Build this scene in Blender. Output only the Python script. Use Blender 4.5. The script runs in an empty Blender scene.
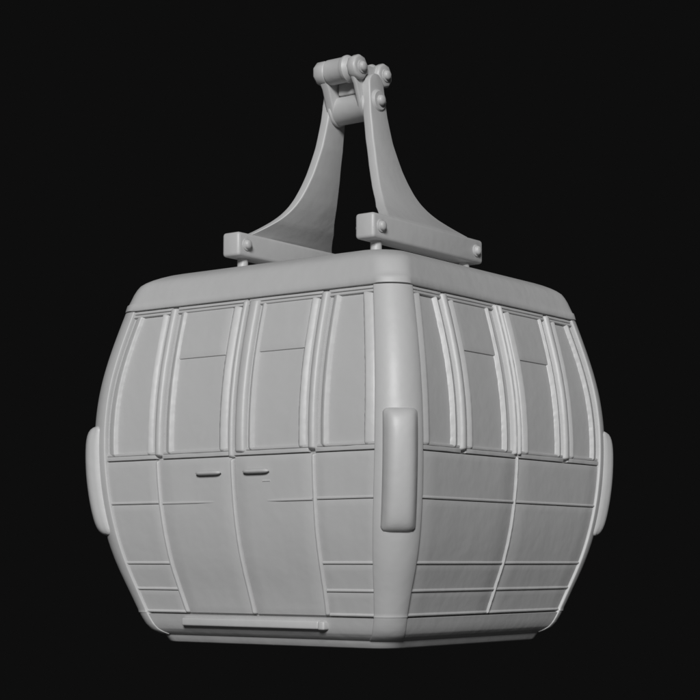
import bpy, math, random
from mathutils import Vector, Matrix, noise
random.seed(3)
sc = bpy.context.scene
C = sc.collection

# ---------------- camera ----------------
cd = bpy.data.cameras.new('camera'); cam = bpy.data.objects.new('camera', cd); C.objects.link(cam)
cam.location = (5.46211, -7.36733, -0.50623)
yaw, pitch = math.radians(-36.6868), math.radians(6.90697)
fw = Vector((math.cos(pitch) * math.sin(yaw), math.cos(pitch) * math.cos(yaw), math.sin(pitch)))
cam.rotation_euler = fw.to_track_quat('-Z', 'Y').to_euler()
cd.sensor_width = 36; cd.lens = 36 * 1753.756 / 700; cd.clip_start = 0.1; cd.clip_end = 200
sc.camera = cam
# ---------------- background and light ----------------
w = bpy.data.worlds.new('World'); sc.world = w; w.use_nodes = True
bg = w.node_tree.nodes['Background']; bg.inputs[0].default_value = (0.0044, 0.0044, 0.0044, 1); bg.inputs[1].default_value = 1
sd = bpy.data.lights.new('key_light', 'SUN'); sun = bpy.data.objects.new('key_light', sd); C.objects.link(sun)
SUN_AZ, SUN_EL = 33.0, 21.5        # from the -Y axis towards +X, and above the horizon
a, e = math.radians(SUN_AZ), math.radians(SUN_EL)
ldir = Vector((math.sin(a) * math.cos(e), -math.cos(a) * math.cos(e), math.sin(e)))
sun.rotation_euler = ldir.to_track_quat('Z', 'Y').to_euler()
sd.energy = 2.95; sd.angle = math.radians(14)
fd = bpy.data.lights.new('fill_light', 'SUN'); fill = bpy.data.objects.new('fill_light', fd); C.objects.link(fill)
fill.rotation_euler = Vector((math.sin(a) * .85, -math.cos(a) * .85, -.53)).to_track_quat('Z', 'Y').to_euler(); fd.energy = 0.10; fd.angle = math.radians(60)
sc.view_settings.view_transform = 'Standard'; sc.view_settings.look = 'None'
sc.view_settings.exposure = 0; sc.view_settings.gamma = 1
sc.render.engine = 'CYCLES'

# ---------------- material ----------------
def clay(name, col, rough, spec=0.5, bump=0.02):
    m = bpy.data.materials.new(name); m.use_nodes = True
    nt = m.node_tree; p = nt.nodes['Principled BSDF']
    p.inputs['Roughness'].default_value = rough
    p.inputs['Specular IOR Level'].default_value = spec
    tc = nt.nodes.new('ShaderNodeTexCoord')
    n1 = nt.nodes.new('ShaderNodeTexNoise'); n1.inputs['Scale'].default_value = 3.0; n1.inputs['Detail'].default_value = 4
    nt.links.new(tc.outputs['Object'], n1.inputs['Vector'])
    r = nt.nodes.new('ShaderNodeMapRange'); r.inputs['To Min'].default_value = 0.965; r.inputs['To Max'].default_value = 1.035
    nt.links.new(n1.outputs['Fac'], r.inputs['Value'])
    mx = nt.nodes.new('ShaderNodeVectorMath'); mx.operation = 'SCALE'; mx.inputs[0].default_value = (col, col, col)
    nt.links.new(r.outputs[0], mx.inputs['Scale']); nt.links.new(mx.outputs[0], p.inputs['Base Color'])
    n2 = nt.nodes.new('ShaderNodeTexNoise'); n2.inputs['Scale'].default_value = 26; n2.inputs['Detail'].default_value = 3
    nt.links.new(tc.outputs['Object'], n2.inputs['Vector'])
    n3 = nt.nodes.new('ShaderNodeTexNoise'); n3.inputs['Scale'].default_value = 7; n3.inputs['Detail'].default_value = 2
    nt.links.new(tc.outputs['Object'], n3.inputs['Vector'])
    b3 = nt.nodes.new('ShaderNodeBump'); b3.inputs['Strength'].default_value = 0.05; b3.inputs['Distance'].default_value = 0.08
    nt.links.new(n3.outputs['Fac'], b3.inputs['Height'])
    b = nt.nodes.new('ShaderNodeBump'); nt.links.new(b3.outputs[0], b.inputs['Normal']); b.inputs['Strength'].default_value = bump; b.inputs['Distance'].default_value = 0.03
    nt.links.new(n2.outputs['Fac'], b.inputs['Height']); nt.links.new(b.outputs[0], p.inputs['Normal'])
    return m
M = clay('grey_clay', 0.49, 0.48, 0.62, 0.025)

# ---------------- cabin profile ----------------
def spline(xs, ys):
    n = len(xs); h = [xs[i + 1] - xs[i] for i in range(n - 1)]
    al = [0] * n; l = [1] * n; mu = [0] * n; zz = [0] * n; c = [0] * n
    for i in range(1, n - 1):
        al[i] = 3 * ((ys[i + 1] - ys[i]) / h[i] - (ys[i] - ys[i - 1]) / h[i - 1])
        l[i] = 2 * (xs[i + 1] - xs[i - 1]) - h[i - 1] * mu[i - 1]; mu[i] = h[i] / l[i]; zz[i] = (al[i] - h[i - 1] * zz[i - 1]) / l[i]
    for j in range(n - 2, -1, -1): c[j] = zz[j] - mu[j] * c[j + 1]
    def f(x):
        i = 0
        while i < n - 2 and x > xs[i + 1]: i += 1
        t = x - xs[i]; b = (ys[i + 1] - ys[i]) / h[i] - h[i] * (c[i + 1] + 2 * c[i]) / 3; d = (c[i + 1] - c[i]) / (3 * h[i])
        return ys[i] + b * t + c[i] * t * t + d * t ** 3
    return f
_A = spline([-.755, -.646, -.517, -.22, 0, .40, .772], [.818, .860, .910, .980, 1.0, .978, .890])
_c = spline([-.755, -.646, -.517, -.22, 0, .40, .772], [.105, .118, .137, .154, .153, .142, .127])
LOW = [(-.755, .818), (-.78, .808), (-.80, .800), (-.82, .790), (-.836, .779), (-.850, .762), (-.860, .745), (-.868, .728), (-1, .60)]
def A(z):
    if z >= -.755: return _A(z)
    for (z0, a0), (z1, a1) in zip(LOW, LOW[1:]):
        if z >= z1: return a0 + (a1 - a0) * (z - z0) / (z1 - z0)
    return LOW[-1][1]
K = .983
def B(z): return K * A(z)
def cr(z): return _c(max(z, -.755))
def lerp(tab):
    def f(z):
        if z <= tab[0][0]: return tab[0][1]
        for (z0, a0), (z1, a1) in zip(tab, tab[1:]):
            if z <= z1: return a0 + (a1 - a0) * (z - z0) / (z1 - z0)
        return tab[-1][1]
    return f
seam = lerp([(-.87, .41), (-.755, .430), (-.646, .445), (-.517, .459), (-.22, .476), (0, .482), (.772, .466)])
def P(face, s, z, off=0.0):
    """point on a side of the cabin; s runs to the right seen from outside"""
    h = .004; R, S = (B, A) if face == 0 else (A, B)
    sl = (R(z + h) - R(z - h)) / (2 * h); n = Vector((0, 1, -sl)).normalized()
    r = R(z) + off * n.y; zz = z + off * n.z
    return Vector((s, -r, zz)) if face == 0 else Vector((r, s, zz))
def wid(face):
    return (lambda z: A(z) - cr(z)) if face == 0 else (lambda z: B(z) - cr(z))

# ---------------- mesh helpers ----------------
root = bpy.data.objects.new('cable_car_cabin', None); C.objects.link(root); root.location = (0, 0, 0)
root['label'] = 'plain grey cable car cabin with bulging sides and an A-shaped hanger on its roof'
root['category'] = 'cable car'

def link(name, vs, fs, parent=None, ang=38, label=None, jit=0.0):
    if jit:
        vs = [Vector(v) + jit * noise.noise_vector(Vector(v) * 40.0) for v in vs]
    me = bpy.data.meshes.new(name); me.from_pydata([tuple(v) for v in vs], [], fs)
    me.validate(); me.update()
    import bmesh
    bm = bmesh.new(); bm.from_mesh(me); bmesh.ops.remove_doubles(bm, verts=bm.verts, dist=1e-6)
    bmesh.ops.recalc_face_normals(bm, faces=bm.faces); bm.to_mesh(me); bm.free()
    me.materials.append(M); me.shade_smooth(); me.set_sharp_from_angle(angle=math.radians(ang))
    o = bpy.data.objects.new(name, me); C.objects.link(o); o.parent = parent or root
    if label: o['label'] = label
    return o
def merge(parts):
    vs, fs = [], []
    for v, f in parts:
        k = len(vs); vs += list(v); fs += [tuple(i + k for i in q) for q in f]
    return vs, fs

def sheet(fn, us, ts, hfn, back):
    """closed slab: fn(u, t, off); us, ts in 0..1; hfn(i,j) offset of the front; back = offset of the rear"""
    nu, nt = len(us), len(ts); vs = []; fs = []
    for j in range(nt):
        for i in range(nu): vs.append(fn(us[i], ts[j], hfn(i, j)))
    for j in range(nt):
        for i in range(nu): vs.append(fn(us[i], ts[j], back))
    N = nu * nt; idx = lambda i, j, k=0: k * N + j * nu + i
    for j in range(nt - 1):
        for i in range(nu - 1):
            fs.append((idx(i, j), idx(i + 1, j), idx(i + 1, j + 1), idx(i, j + 1)))
            fs.append((idx(i, j + 1, 1), idx(i + 1, j + 1, 1), idx(i + 1, j, 1), idx(i, j, 1)))
    for i in range(nu - 1):
        fs.append((idx(i, 0, 1), idx(i + 1, 0, 1), idx(i + 1, 0), idx(i, 0)))
        fs.append((idx(i, nt - 1), idx(i + 1, nt - 1), idx(i + 1, nt - 1, 1), idx(i, nt - 1, 1)))
    for j in range(nt - 1):
        fs.append((idx(0, j), idx(0, j + 1), idx(0, j + 1, 1), idx(0, j, 1)))
        fs.append((idx(nu - 1, j, 1), idx(nu - 1, j + 1, 1), idx(nu - 1, j + 1), idx(nu - 1, j)))
    return vs, fs

def panel(face, x0, x1, z0, z1, off=-.014, back=-.05, bev=.006, lip=0.0, nz=None):
    """slab on a cabin side with softened borders; x0, x1 may depend on the height; lip = rounded swelling along the lower edge"""
    f0 = x0 if callable(x0) else (lambda z: x0); f1 = x1 if callable(x1) else (lambda z: x1)
    H = z1 - z0; wd = max(.01, abs(f1((z0 + z1) / 2) - f0((z0 + z1) / 2)))
    nz = nz or max(4, int(H / .03))
    bu = min(.45, bev / wd); bz = min(.45, bev / H)
    us = [0, bu * .35, bu] + [bu + (1 - 2 * bu) * k / 6 for k in range(1, 6)] + [1 - bu, 1 - bu * .35, 1]
    ts = [0, bz * .35, bz] + ([.007 / H, .010 / H, .013 / H, .022 / H] if lip else []) + [bz + (1 - 2 * bz) * k / nz for k in range(1, nz)] + [1 - bz, 1 - bz * .35, 1]
    ts = sorted(set(ts))
    def edge(d, b):
        q = min(1, d / b); return -bev * (1 - math.sqrt(max(0, 1 - (1 - q) ** 2)))
    def h(i, j):
        u, t = us[i], ts[j]; o = off + min(edge(min(u, 1 - u), bu), edge(min(t, 1 - t), bz))
        if lip: o += lip * max(0, 1 - max(0, t * H - .007) / .006)
        return o
    return sheet(lambda u, t, o: P(face, f0(z0 + H * t) + (f1(z0 + H * t) - f0(z0 + H * t)) * u, z0 + H * t, o), us, ts, h, back)

def bead(face, xc, wd, z0, z1, base=-.026, hgt=.026, flat=0.0, n=8, nz=26, taper=.014, glass=0, cq=.37):
    """half-round moulding running up a cabin side"""
    fx = xc if callable(xc) else (lambda z: xc); H = z1 - z0
    us = [.5 - .5 * math.cos(math.pi * k / n) for k in range(n + 1)]
    nz = 60 if not glass else 80
    ts = [0, taper * .3 / H, taper * .65 / H, taper / H] + [k / nz for k in range(1, nz)] + [1 - taper / H, 1 - taper * .65 / H, 1 - taper * .3 / H, 1]
    ts = sorted(t for t in set(ts) if 0 <= t <= 1)
    if glass: us = [0, cq * .25, cq * .5, cq * .75, cq - .04, cq - .02, cq, cq + .03, cq + .06, cq + .14, .65, .75, .85, .95, 1]
    if glass > 0: us = [1 - u for u in reversed(us)]
    def h(i, j):
        d = min(ts[j], 1 - ts[j]) * H / taper
        if glass:          # steep on the side of the glass, sloping gently away from it
            q = us[i] if glass < 0 else 1 - us[i]
            g = q / cq if q <= cq else 1 - .80 * ((q - cq) / (1 - cq)) ** 1.5 - (.2 if q > .99 else 0)
            if abs(q - cq) < .04: g -= .03
        else:
            a = abs(2 * us[i] - 1); a = max(0, (a - flat) / (1 - flat)); g = math.sqrt(max(0, 1 - a * a))
        return base + .001 + hgt * g * math.sqrt(max(0.0, 1 - (1 - min(1, d)) ** 2))
    def jag(u, z):       # slightly ragged border where the strip meets the glass
        if not glass: return 0
        q = u if glass < 0 else 1 - u
        return (.002 * noise.noise(Vector((z * 55, fx(0) * 30, face))) + .0018 * noise.noise(Vector((z * 150, fx(0) * 30, face)))) * max(0, 1 - q / .3)
    return sheet(lambda u, t, o: P(face, fx(z0 + H * t) + (u - .5) * wd + jag(u, z0 + H * t), z0 + H * t, o), us, ts, h, base - .02)

def hbead(face, x0, x1, z, wd, base, hgt, fade=None):
    """thin horizontal moulding; fade = 'l' or 'r' end that dies away"""
    us = [k / 20 for k in range(21)]; ts = [.5 - .5 * math.cos(math.pi * k / 6) for k in range(7)]
    def h(i, j):
        a = abs(2 * ts[j] - 1); g = 1
        if fade == 'r': g = min(1, (1 - us[i]) / .4)
        if fade == 'l': g = min(1, us[i] / .4)
        return base + hgt * g * math.sqrt(max(0, 1 - a * a))
    return sheet(lambda u, t, o: P(face, x0 + (x1 - x0) * u, z + (t - .5) * wd, o), us, ts, h, base - .01)

def tube(p0, p1, rings, seg=32):
    """solid of revolution from p0 to p1; rings = [(t along in metres, radius)]"""
    p0, p1 = Vector(p0), Vector(p1); ax = (p1 - p0).normalized()
    up = Vector((0, 0, 1)) if abs(ax.z) < .9 else Vector((0, 1, 0)); u = ax.cross(up).normalized(); v = ax.cross(u)
    vs, fs = [], []
    for t, r in rings:
        for k in range(seg):
            a = 2 * math.pi * k / seg; vs.append(p0 + ax * t + (u * math.cos(a) + v * math.sin(a)) * r)
    for j in range(len(rings) - 1):
        for k in range(seg):
            k2 = (k + 1) % seg; fs.append((j * seg + k, j * seg + k2, (j + 1) * seg + k2, (j + 1) * seg + k))
    fs.append(tuple(range(seg))[::-1]); fs.append(tuple((len(rings) - 1) * seg + k for k in range(seg)))
    return vs, fs
def rcyl(p0, p1, r, b=.01, seg=32):
    L = (Vector(p1) - Vector(p0)).length
    return tube(p0, p1, [(0, r - b), (b * .3, r - b * .3), (b, r), (L - b, r), (L - b * .3, r - b * .3), (L, r - b)], seg)
def dome(p, d, r, h):
    """bolt head: short cylinder with a rounded top"""
    p = Vector(p); d = Vector(d)
    return tube(p - d * .01, p + d * h, [(0, r), (.01 + h * .45, r), (.01 + h * .7, r * .9), (.01 + h * .9, r * .65), (.01 + h, r * .3)], 20)
def washer_bolt(p, d, r, h):
    p = Vector(p); d = Vector(d)
    return merge([tube(p - d * .01, p + d, [(0, r * 1.35), (.01 + h * .22, r * 1.35), (.01 + h * .3, r * 1.22)], 24), dome(p + d * h * .2, d, r, h)])
def rbox(x0, x1, y0, y1, z0, z1, b):
    """box with rounded edges"""
    import bmesh
    bm = bmesh.new(); bmesh.ops.create_cube(bm, size=1)
    for v in bm.verts: v.co = Vector(((x0 + x1) / 2 + v.co.x * (x1 - x0), (y0 + y1) / 2 + v.co.y * (y1 - y0), (z0 + z1) / 2 + v.co.z * (z1 - z0)))
    bmesh.ops.bevel(bm, geom=list(bm.edges), offset=b, segments=3, profile=.5, affect='EDGES')
    vs = [v.co.copy() for v in bm.verts]; fs = [tuple(v.index for v in f.verts) for f in bm.faces]; bm.free(); return vs, fs

def loft(levels, seg=8, corner_extra=None):
    """levels = [(z, halfx, halfy, radius)]: closed rounded-rectangle loft"""
    vs, fs = [], []; n = 0
    for li, (z, a, b, c) in enumerate(levels):
        ring = []
        for q, (sx, sy) in enumerate([(1, -1), (1, 1), (-1, 1), (-1, -1)]):
            for k in range(seg + 1):
                t = math.radians(-90 + 90 * q + 90 * k / seg)
                ex = corner_extra(z) * min(1, 1.6 * math.sin(math.pi * k / seg)) if corner_extra and 0 < k < seg else 0
                ring.append(Vector((sx * (a - c) + (c + ex) * math.cos(t), sy * (b - c) + (c + ex) * math.sin(t), z)))
        n = len(ring); vs += ring
    for j in range(len(levels) - 1):
        for k in range(n):
            k2 = (k + 1) % n; fs.append((j * n + k, j * n + k2, (j + 1) * n + k2, (j + 1) * n + k))
    fs.append(tuple(range(n))[::-1]); fs.append(tuple((len(levels) - 1) * n + k for k in range(n)))
    return vs, fs

def twin(o):
    """copy of a part (with its sub-parts) turned half round the cabin's axis"""
    def cp(s, par):
        c = s.copy(); C.objects.link(c); c.parent = par
        for ch in [x for x in s.children]: cp(ch, c)
        return c
    c = cp(o, root); c.rotation_euler = (0, 0, math.pi); return c

# ---------------- cabin shell ----------------
lv = []
for k in range(61):
    z = -.862 + (.80 + .862) * k / 60
    o = .034; lv.append((z, A(z) - o, B(z) - o, max(.05, cr(z) - o)))
link('body_shell', *loft(lv))

# roof: flat top with softly rounded shoulders and a small lip at its foot
RP = [(.775, .855), (.775, .884), (.779, .888), (.800, .884), (.812, .881), (.817, .879), (.84, .871), (.87, .861), (.895, .850), (.915, .838), (.930, .822), (.943, .802),
      (.956, .775), (.967, .745), (.976, .71), (.985, .65), (.994, .54), (1.002, .38), (1.006, .20), (1.008, .06)]
link('roof', *loft([(z, r, r * K, min(.14, r * .7) if r > .7 else r * .25) for z, r in RP], seg=12,
     corner_extra=lambda z: .005 * max(0, min(1, (.817 - z) / .005)) + .0055 * max(0, min(1, (.955 - z) / .04))), ang=50)

# base plate below the body
link('base_plate', *loft([(-.905, .680, .668, .09), (-.905, .694, .682, .10), (-.899, .706, .694, .10), (-.866, .722, .710, .10), (-.858, .70, .69, .09)]))
# lower skirt between the panels and the base plate
zs = [-.868, -.864, -.860, -.855, -.85, -.845, -.84, -.836, -.83, -.82, -.81, -.80, -.79, -.78, -.77, -.764, -.761]
link('lower_skirt', *loft([(z, A(z) - .004 - (.012 if k in (0, len(zs) - 1) else 0), B(z) - .004 - (.012 if k in (0, len(zs) - 1) else 0), cr(z)) for k, z in enumerate(zs)]))

# corner pillars
def pillar():
    nz = 64; z0, z1 = -.864, .771; E = .010
    us = [0, .01, .02, .035, .05, .07, .10] + [.1 + .8 * k / 16 for k in range(1, 16)] + [.90, .93, .95, .965, .98, .99, 1]
    ts = sorted([0, .003, .008] + [k / nz for k in range(1, nz)] + [(-.756 + d - z0) / (z1 - z0) for d in (-.004, -.001, .001, .005, .010, .016)] + [.994, .998, 1])
    def fn(u, t, off):
        z = z0 + (z1 - z0) * t; h = .004; sl = (A(z + h) - A(z - h)) / (2 * h); c = cr(z)
        a = math.radians(-90 + 90 * min(1, max(0, (u - .1) / .8)))
        n = Vector((math.cos(a), math.sin(a), -sl)).normalized()
        p = Vector((A(z) - c + c * math.cos(a), -(B(z) - c) + c * math.sin(a), z))
        if u < .1: p.x -= E * (1 - u / .1)
        if u > .9: p.y += E * (u - .9) / .1
        return p + n * off
    def h(i, j):
        q = min(1, min(us[i], 1 - us[i]) / .085); z = z0 + (z1 - z0) * ts[j]
        d = (z + .756); lip = .003 * (1 - d / .012) if 0 <= d < .012 else 0
        return .001 - .022 * (1 - math.sqrt(max(0, 1 - (1 - q) ** 2))) + lip
    return sheet(fn, us, ts, h, -.05)
def bumper():
    z0, z1 = -.372, .186; nu, nt = 16, 26
    us = [.5 - .5 * math.cos(math.pi * k / nu) for k in range(nu + 1)]
    ts = [.5 - .5 * math.cos(math.pi * k / nt) for k in range(nt + 1)]
    hw = .079
    def fn(u, t, off):
        z = z0 + (z1 - z0) * t; h = .004; sl = (A(z + h) - A(z - h)) / (2 * h); c = cr(z)
        d = Vector((1, -1, 0)) / math.sqrt(2); s = Vector((1, 1, 0)) / math.sqrt(2)
        ctr = Vector((A(z) - c, -(B(z) - c), z)) + d * c
        lat = (2 * u - 1) * hw * (1 - .22 * max(0, (abs(2 * t - 1) - .93) / .07) ** 2); bulge = -.35 * lat * lat / hw * 1.0
        n = Vector((d.x, d.y, -sl)).normalized()
        return ctr + s * lat + n * (off + (bulge * .35 if off > 0 else 0))
    def h(i, j):
        a = abs(2 * us[i] - 1); b = abs(2 * ts[j] - 1)
        return -.02 + .070 * (1 - a ** 4) ** .5 * (1 - b ** 9) ** .42 * (1 - .10 * b * b)
    return sheet(fn, us, ts, h, -.05)
pv, pf = pillar(); bv, bf = bumper()
for q, (sx, sy) in enumerate([(1, 1), (-1, 1), (1, -1), (-1, -1)]):
    link('corner_pillar', [Vector((v.x * sx, v.y * sy, v.z)) for v in pv], pf)
    link('corner_bumper', [Vector((v.x * sx, v.y * sy, v.z)) for v in bv], bf, ang=60)

# ---------------- windows ----------------
ZT, ZB = .762, .022      # beads run between these heights
J = .0007
def pane(face, xl, xr, parent, split):
    link('pane_trim', *panel(face, xl, xr, .741, .7565, off=-.0095, bev=.006), parent)
    link('pane_trim', *panel(face, xl, xr, .023, .037, off=-.0125, bev=.005), parent)
    if split:
        a, b = (-.418, -.094) if xl < 0 else (.094, .418)
        link('window_pane', *panel(face, a, b, .501, .75, off=-.017, back=-.05, bev=.005), parent)
        link('window_pane', *panel(face, xl, xr, .01, .75, off=-.024, back=-.05, bev=.003), parent)
    else:
        link('window_pane', *panel(face, xl, xr, .01, .75, off=-.024, back=-.05, bev=.003), parent)

for face in (0, 1):
    W = wid(face); made = []
    # outer windows (one each side), their frames belonging to the window
    for s in (-1, 1):
        holder = bpy.data.objects.new('side_window', None); C.objects.link(holder); holder.parent = root
        link('top_rail', *panel(face, (lambda z: -W(z) - .004) if s < 0 else .497, -.497 if s < 0 else (lambda z: W(z) + .004), .759, .773, off=-.010, bev=.003), holder, jit=.001)
        link('bottom_rail', *panel(face, (lambda z: -W(z) - .004) if s < 0 else .497, -.497 if s < 0 else (lambda z: W(z) + .004), .001, .022, off=-.009, bev=.004), holder, jit=.0012)
        out = (lambda z, s=s: s * (W(z) - .050)); inn = s * .546
        link('frame_post', *bead(face, out, .060, ZB, ZT - .012, hgt=.019, glass=-s, cq=.27), holder, 50, jit=J)
        link('frame_post', *bead(face, inn, .048, ZB, ZT - .012, hgt=.0205, glass=s), holder, 50, jit=J)
        l = (lambda z, s=s: -W(z) - .01) if s < 0 else .50; r = -.50 if s < 0 else (lambda z: W(z) + .01)
        pane(face, l, r, holder, False)
        made.append(holder)
        made.append(link('window_mullion', *bead(face, s * .481, .050, ZB - .01, ZT + .008, hgt=.030, flat=.2), ang=50, jit=J))
    # middle windows
    for s in (-1, 1):
        x0, x1 = (-.458, -.006) if s < 0 else (.006, .458)
        if face == 0:
            own = link('door', *panel(face, lambda z, s=s: (-seam(z) + .006 if s < 0 else .010), lambda z, s=s: (-.010 if s < 0 else seam(z) - .006), -.758, -.004, off=-.0115, bev=.006))
        else:
            own = bpy.data.objects.new('middle_window', None); C.objects.link(own); own.parent = root
        link('top_rail', *panel(face, x0, x1, .759, .773, off=-.010, bev=.003), own, jit=.001)
        link('bottom_rail', *panel(face, x0, x1, .001, .022, off=-.009, bev=.004), own, jit=.0012)
        pane(face, x0, x1, own, True)
        if face == 0:
            cb = (-.069, .058) if s < 0 else (.106, .038)
            parts = [bead(face, s * .415, .052, ZB, ZT - .012, hgt=.0205, glass=-s), bead(face, cb[0], cb[1], ZB, ZT - .012, hgt=.0205, glass=s)]
            if s > 0: parts.append(bead(face, .047, .064, ZB - .01, ZT + .004, hgt=.030, flat=.45))
            for q in parts: link('frame_post', *q, own, 50, jit=J)
            hx = -.149 if s < 0 else .149; hz = -.077 if s < 0 else -.077
            pts = []
            hv = []
            for k in range(15):
                u = k / 14; end = min(1, math.sqrt(max(0.02, 1 - (2 * abs(u - .5)) ** 6)))
                c = P(0, hx - .080 + .160 * u, hz, .004); hv.append((c, end))
            vs, fs = [], []
            for c, en in hv:
                for q in range(12):
                    a = 2 * math.pi * q / 12; vs.append(c + Vector((0, -.015 * math.cos(a) * en, .011 * math.sin(a) * en)))
            for k in range(14):
                for q in range(12):
                    q2 = (q + 1) % 12; fs.append((k * 12 + q, k * 12 + q2, (k + 1) * 12 + q2, (k + 1) * 12 + q))
            fs.append(tuple(range(12))[::-1]); fs.append(tuple(14 * 12 + q for q in range(12)))
            link('handle', vs, fs, own, 60)
            if s < 0: link('trim_line', *hbead(0, -.468, -.12, -.218, .012, -.012, .006, 'r'), own)
            else:
                link('trim_line', *hbead(0, .185, .468, -.218, .012, -.012, .008, 'l'), own)
                link('keyhole', *hbead(0, .176, .222, -.125, .009, -.012, .0035), own)
        else:
            for q in (.415, .094): link('frame_post', *bead(face, s * q, .050, ZB, ZT - .012, hgt=.0205, glass=-s if q > .2 else s), own, 50, jit=J)
        made.append(own)
    if face == 0:
        made.append(link('door_seal', *bead(0, -.010, .036, -.010, ZT + .008, hgt=.028, flat=.2), ang=50, jit=J))
        made.append(link('door_seal', *bead(0, -.006, .024, -.758, -.012, hgt=.024, base=-.024), ang=50, jit=J))
        for s in (-1, 1):
            made.append(link('panel_trim', *bead(0, lambda z, s=s: s * (seam(z) + .006), .026, -.758, -.004, base=-.026, hgt=.026), ang=50, jit=J))
            for z0, z1 in ((-.219, -.004), (-.517, -.2215), (-.645, -.5195), (-.757, -.6475)):
                a0 = (lambda z, s=s: -W(z) - .006 if s < 0 else seam(z) + .018); a1 = (lambda z, s=s: -seam(z) - .018 if s < 0 else W(z) + .006)
                made.append(link('side_panel', *panel(0, a0, a1, z0, z1, off=-.0125, bev=.004, lip=.0065), jit=.0005))
    else:
        made.append(link('window_mullion', *bead(1, -.024, .028, ZB - .01, ZT + .008, hgt=.032), ang=50, jit=J))
        made.append(link('window_mullion', *bead(1, .012, .028, ZB - .01, ZT + .008, hgt=.034), ang=50, jit=J))
        made.append(link('panel_trim', *bead(1, .002, .011, -.760, .012, base=-.024, hgt=.022, flat=.5), ang=50, jit=.0015))
        for s in (-1, 1):
            for z0, z1 in ((-.219, -.004), (-.517, -.2215), (-.645, -.5195), (-.757, -.6475)):
                a0 = (lambda z, s=s: -W(z) - .006 if s < 0 else .004); a1 = (lambda z, s=s: -.006 if s < 0 else W(z) + .006)
                made.append(link('side_panel', *panel(1, a0, a1, z0, z1, off=-.0125, bev=.004, lip=.0065), jit=.0005))
    for o in made: twin(o)

# step bar under the doors
st = link('door_step', *rbox(-.466, .392, -.812, -.74, -.817, -.777, .009))
link('end_cap', *rbox(.388, .428, -.815, -.74, -.820, -.779, .009), st)

# ---------------- hanger ----------------
HX0, HX1, HL, HZ0, HZ1 = .375, .491, .501, 1.080, 1.209
AK = [1.13, 1.19, 1.21, 1.235, 1.26, 1.295, 1.33, 1.375, 1.42, 1.485, 1.55, 1.625, 1.7, 1.775, 1.85, 1.93, 2.0, 2.02]
xi = lerp([(1.13, .435), (1.19, .440), (1.21, .420), (1.235, .389), (1.26, .358), (1.295, .316), (1.33, .288), (1.375, .256), (1.42, .231), (1.485, .204), (1.55, .181), (1.7, .140), (1.85, .113), (2.05, .094)])
xo = lerp([(1.13, .489), (1.19, .489), (1.21, .480), (1.235, .448), (1.26, .416), (1.295, .375), (1.33, .343), (1.375, .311), (1.42, .286), (1.485, .259), (1.55, .236), (1.7, .195), (1.85, .168), (2.05, .149)])
hwf = spline([1.13, 1.19, 1.21, 1.235, 1.26, 1.33, 1.42, 1.55, 1.7, 1.85, 2.02], [.499, .405, .365, .322, .288, .212, .161, .121, .093, .078, .066])
def arm(sg):
    nz = 60; vs, fs = [], []; ring = []
    zz = [1.13 + (2.072 - 1.13) * (k / nz) ** 1.15 for k in range(nz + 1)]
    for z in zz:
        a, b, w_ = xi(z), xo(z), hwf(min(z, 2.02)); w_ = min(w_, .499)
        if z > 2.01: w_ *= math.sqrt(max(.15, 1 - ((z - 2.01) / .066) ** 2))
        r = .010; pts = []
        for cx, cy, a0 in ((b - r, w_ - r, 0), (a + r, w_ - r, 90), (a + r, -w_ + r, 180), (b - r, -w_ + r, 270)):
            for k in range(4):
                t = math.radians(a0 + 30 * k); pts.append((cx + r * math.cos(t), cy + r * math.sin(t)))
        # rows across the wide faces so the sweep stays smooth
        vs += [Vector((sg * x, y, z)) for x, y in pts]
    n = 16
    for j in range(nz):
        for k in range(n):
            k2 = (k + 1) % n; fs.append((j * n + k, j * n + k2, (j + 1) * n + k2, (j + 1) * n + k))
    fs.append(tuple(range(n))[::-1]); fs.append(tuple(nz * n + k for k in range(n)))
    return link('hanger_arm', vs, fs, ang=50)
for sg in (-1, 1):
    x0, x1 = sorted((sg * HX0, sg * HX1))
    bm_ = link('hanger_beam', *rbox(x0, x1, -HL, HL, HZ0, HZ1, .018))
    arm(sg)
    face_x = x1
    for y in (-.44, .43):
        link('bolt', *washer_bolt((x1, y, 1.145), (1, 0, 0), .024, .024), bm_)
        link('bolt', *washer_bolt((x0, y, 1.145), (-1, 0, 0), .024, .024), bm_)
    for y in (-.40, .40):
        link('mounting_peg', *merge([tube((sg * .433, y, .985), (sg * .433, y, 1.09), [(0, .042), (.022, .036), (.034, .029), (.105, .028)], 24)]))

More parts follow.
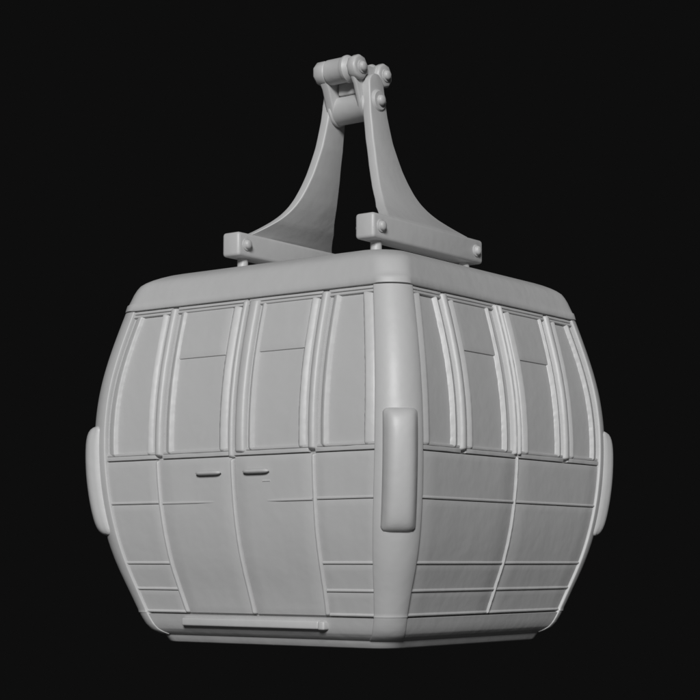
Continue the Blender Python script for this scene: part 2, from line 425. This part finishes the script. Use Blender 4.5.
# yoke at the top: two plates carrying two rollers above a drum
def yoke_plate(x0, x1):
    cs = [(-.110, 2.092, .058), (0, 1.915, .080), (.110, 2.092, .058)]
    pts = []
    # outline: walk the three lobes, with a shallow dip between the two upper ones
    def arc(c, a0, a1, n=10):
        return [(c[0] + c[2] * math.cos(math.radians(a0 + (a1 - a0) * k / n)), c[1] + c[2] * math.sin(math.radians(a0 + (a1 - a0) * k / n))) for k in range(n + 1)]
    pts += arc(cs[0], 60, 215, 12)
    pts += [(-.118, 2.005)] + arc(cs[1], 205, 335, 12) + [(.118, 2.005)]
    pts += arc(cs[2], -35, 120, 12) + [(.045, 2.128), (-.045, 2.128)]
    n = len(pts); b = .009; cx, cy = 0, 2.03
    def inset(p, d):
        v = Vector((p[0] - cx, p[1] - cy)); v = v * (1 - d / max(.03, v.length)); return (cx + v.x, cy + v.y)
    rings = [[inset(p, b) for p in pts], [inset(p, b * .3) for p in pts], pts, pts, [inset(p, b * .3) for p in pts], [inset(p, b) for p in pts]]
    xs = [x0, x0 + b * .3, x0 + b, x1 - b, x1 - b * .3, x1]
    vs = [Vector((x, p[0], p[1])) for x, r in zip(xs, rings) for p in r]; fs = []
    for j in range(5):
        for k in range(n): k2 = (k + 1) % n; fs.append((j * n + k, j * n + k2, (j + 1) * n + k2, (j + 1) * n + k))
    fs.append(tuple(range(n))[::-1]); fs.append(tuple(5 * n + k for k in range(n)))
    return vs, fs
for sg in (-1, 1):
    x0, x1 = sorted((sg * .073, sg * .130))
    yk = link('yoke_plate', *yoke_plate(*sorted((sg * .078, sg * (.106 if sg > 0 else .128)))), ang=45)
    ox = .150 if sg < 0 else .132
    for y in (-.110, .110):
        link('lug', *rcyl((sg * .075, y, 2.092), (sg * ox, y, 2.092), .067, .014, 9), yk, ang=52)
        link('bolt', *washer_bolt((sg * ox, y, 2.092), (sg, 0, 0), .026, .022), yk)
    ax = xo(1.92)
    piv = link('pivot_boss', *tube((sg * (ax - .02), .0, 1.925), (sg * (ax + .02), .0, 1.925), [(0, .060), (.024, .060), (.034, .050)], 32))
    link('bolt', *dome((sg * (ax + .012), .0, 1.925), (sg, 0, 0), .028, .027), piv)
for y in (-.110, .110):
    rl = link('roller', *tube((-.080, y, 2.092), (.080, y, 2.092), [(0, .060), (.006, .068), (.10, .068), (.112, .071), (.120, .074), (.132, .074), (.144, .066), (.160, .060)], 40), ang=30)
link('pivot_drum', *tube((-.125, 0, 1.905), (.125, 0, 1.905), [(0, .070), (.012, .082), (.022, .082), (.030, .076), (.21, .076), (.222, .082), (.238, .082), (.25, .07)], 40), ang=30)
link('spacer_block', *rbox(-.07, .07, -.05, .05, 1.975, 2.045, .010))
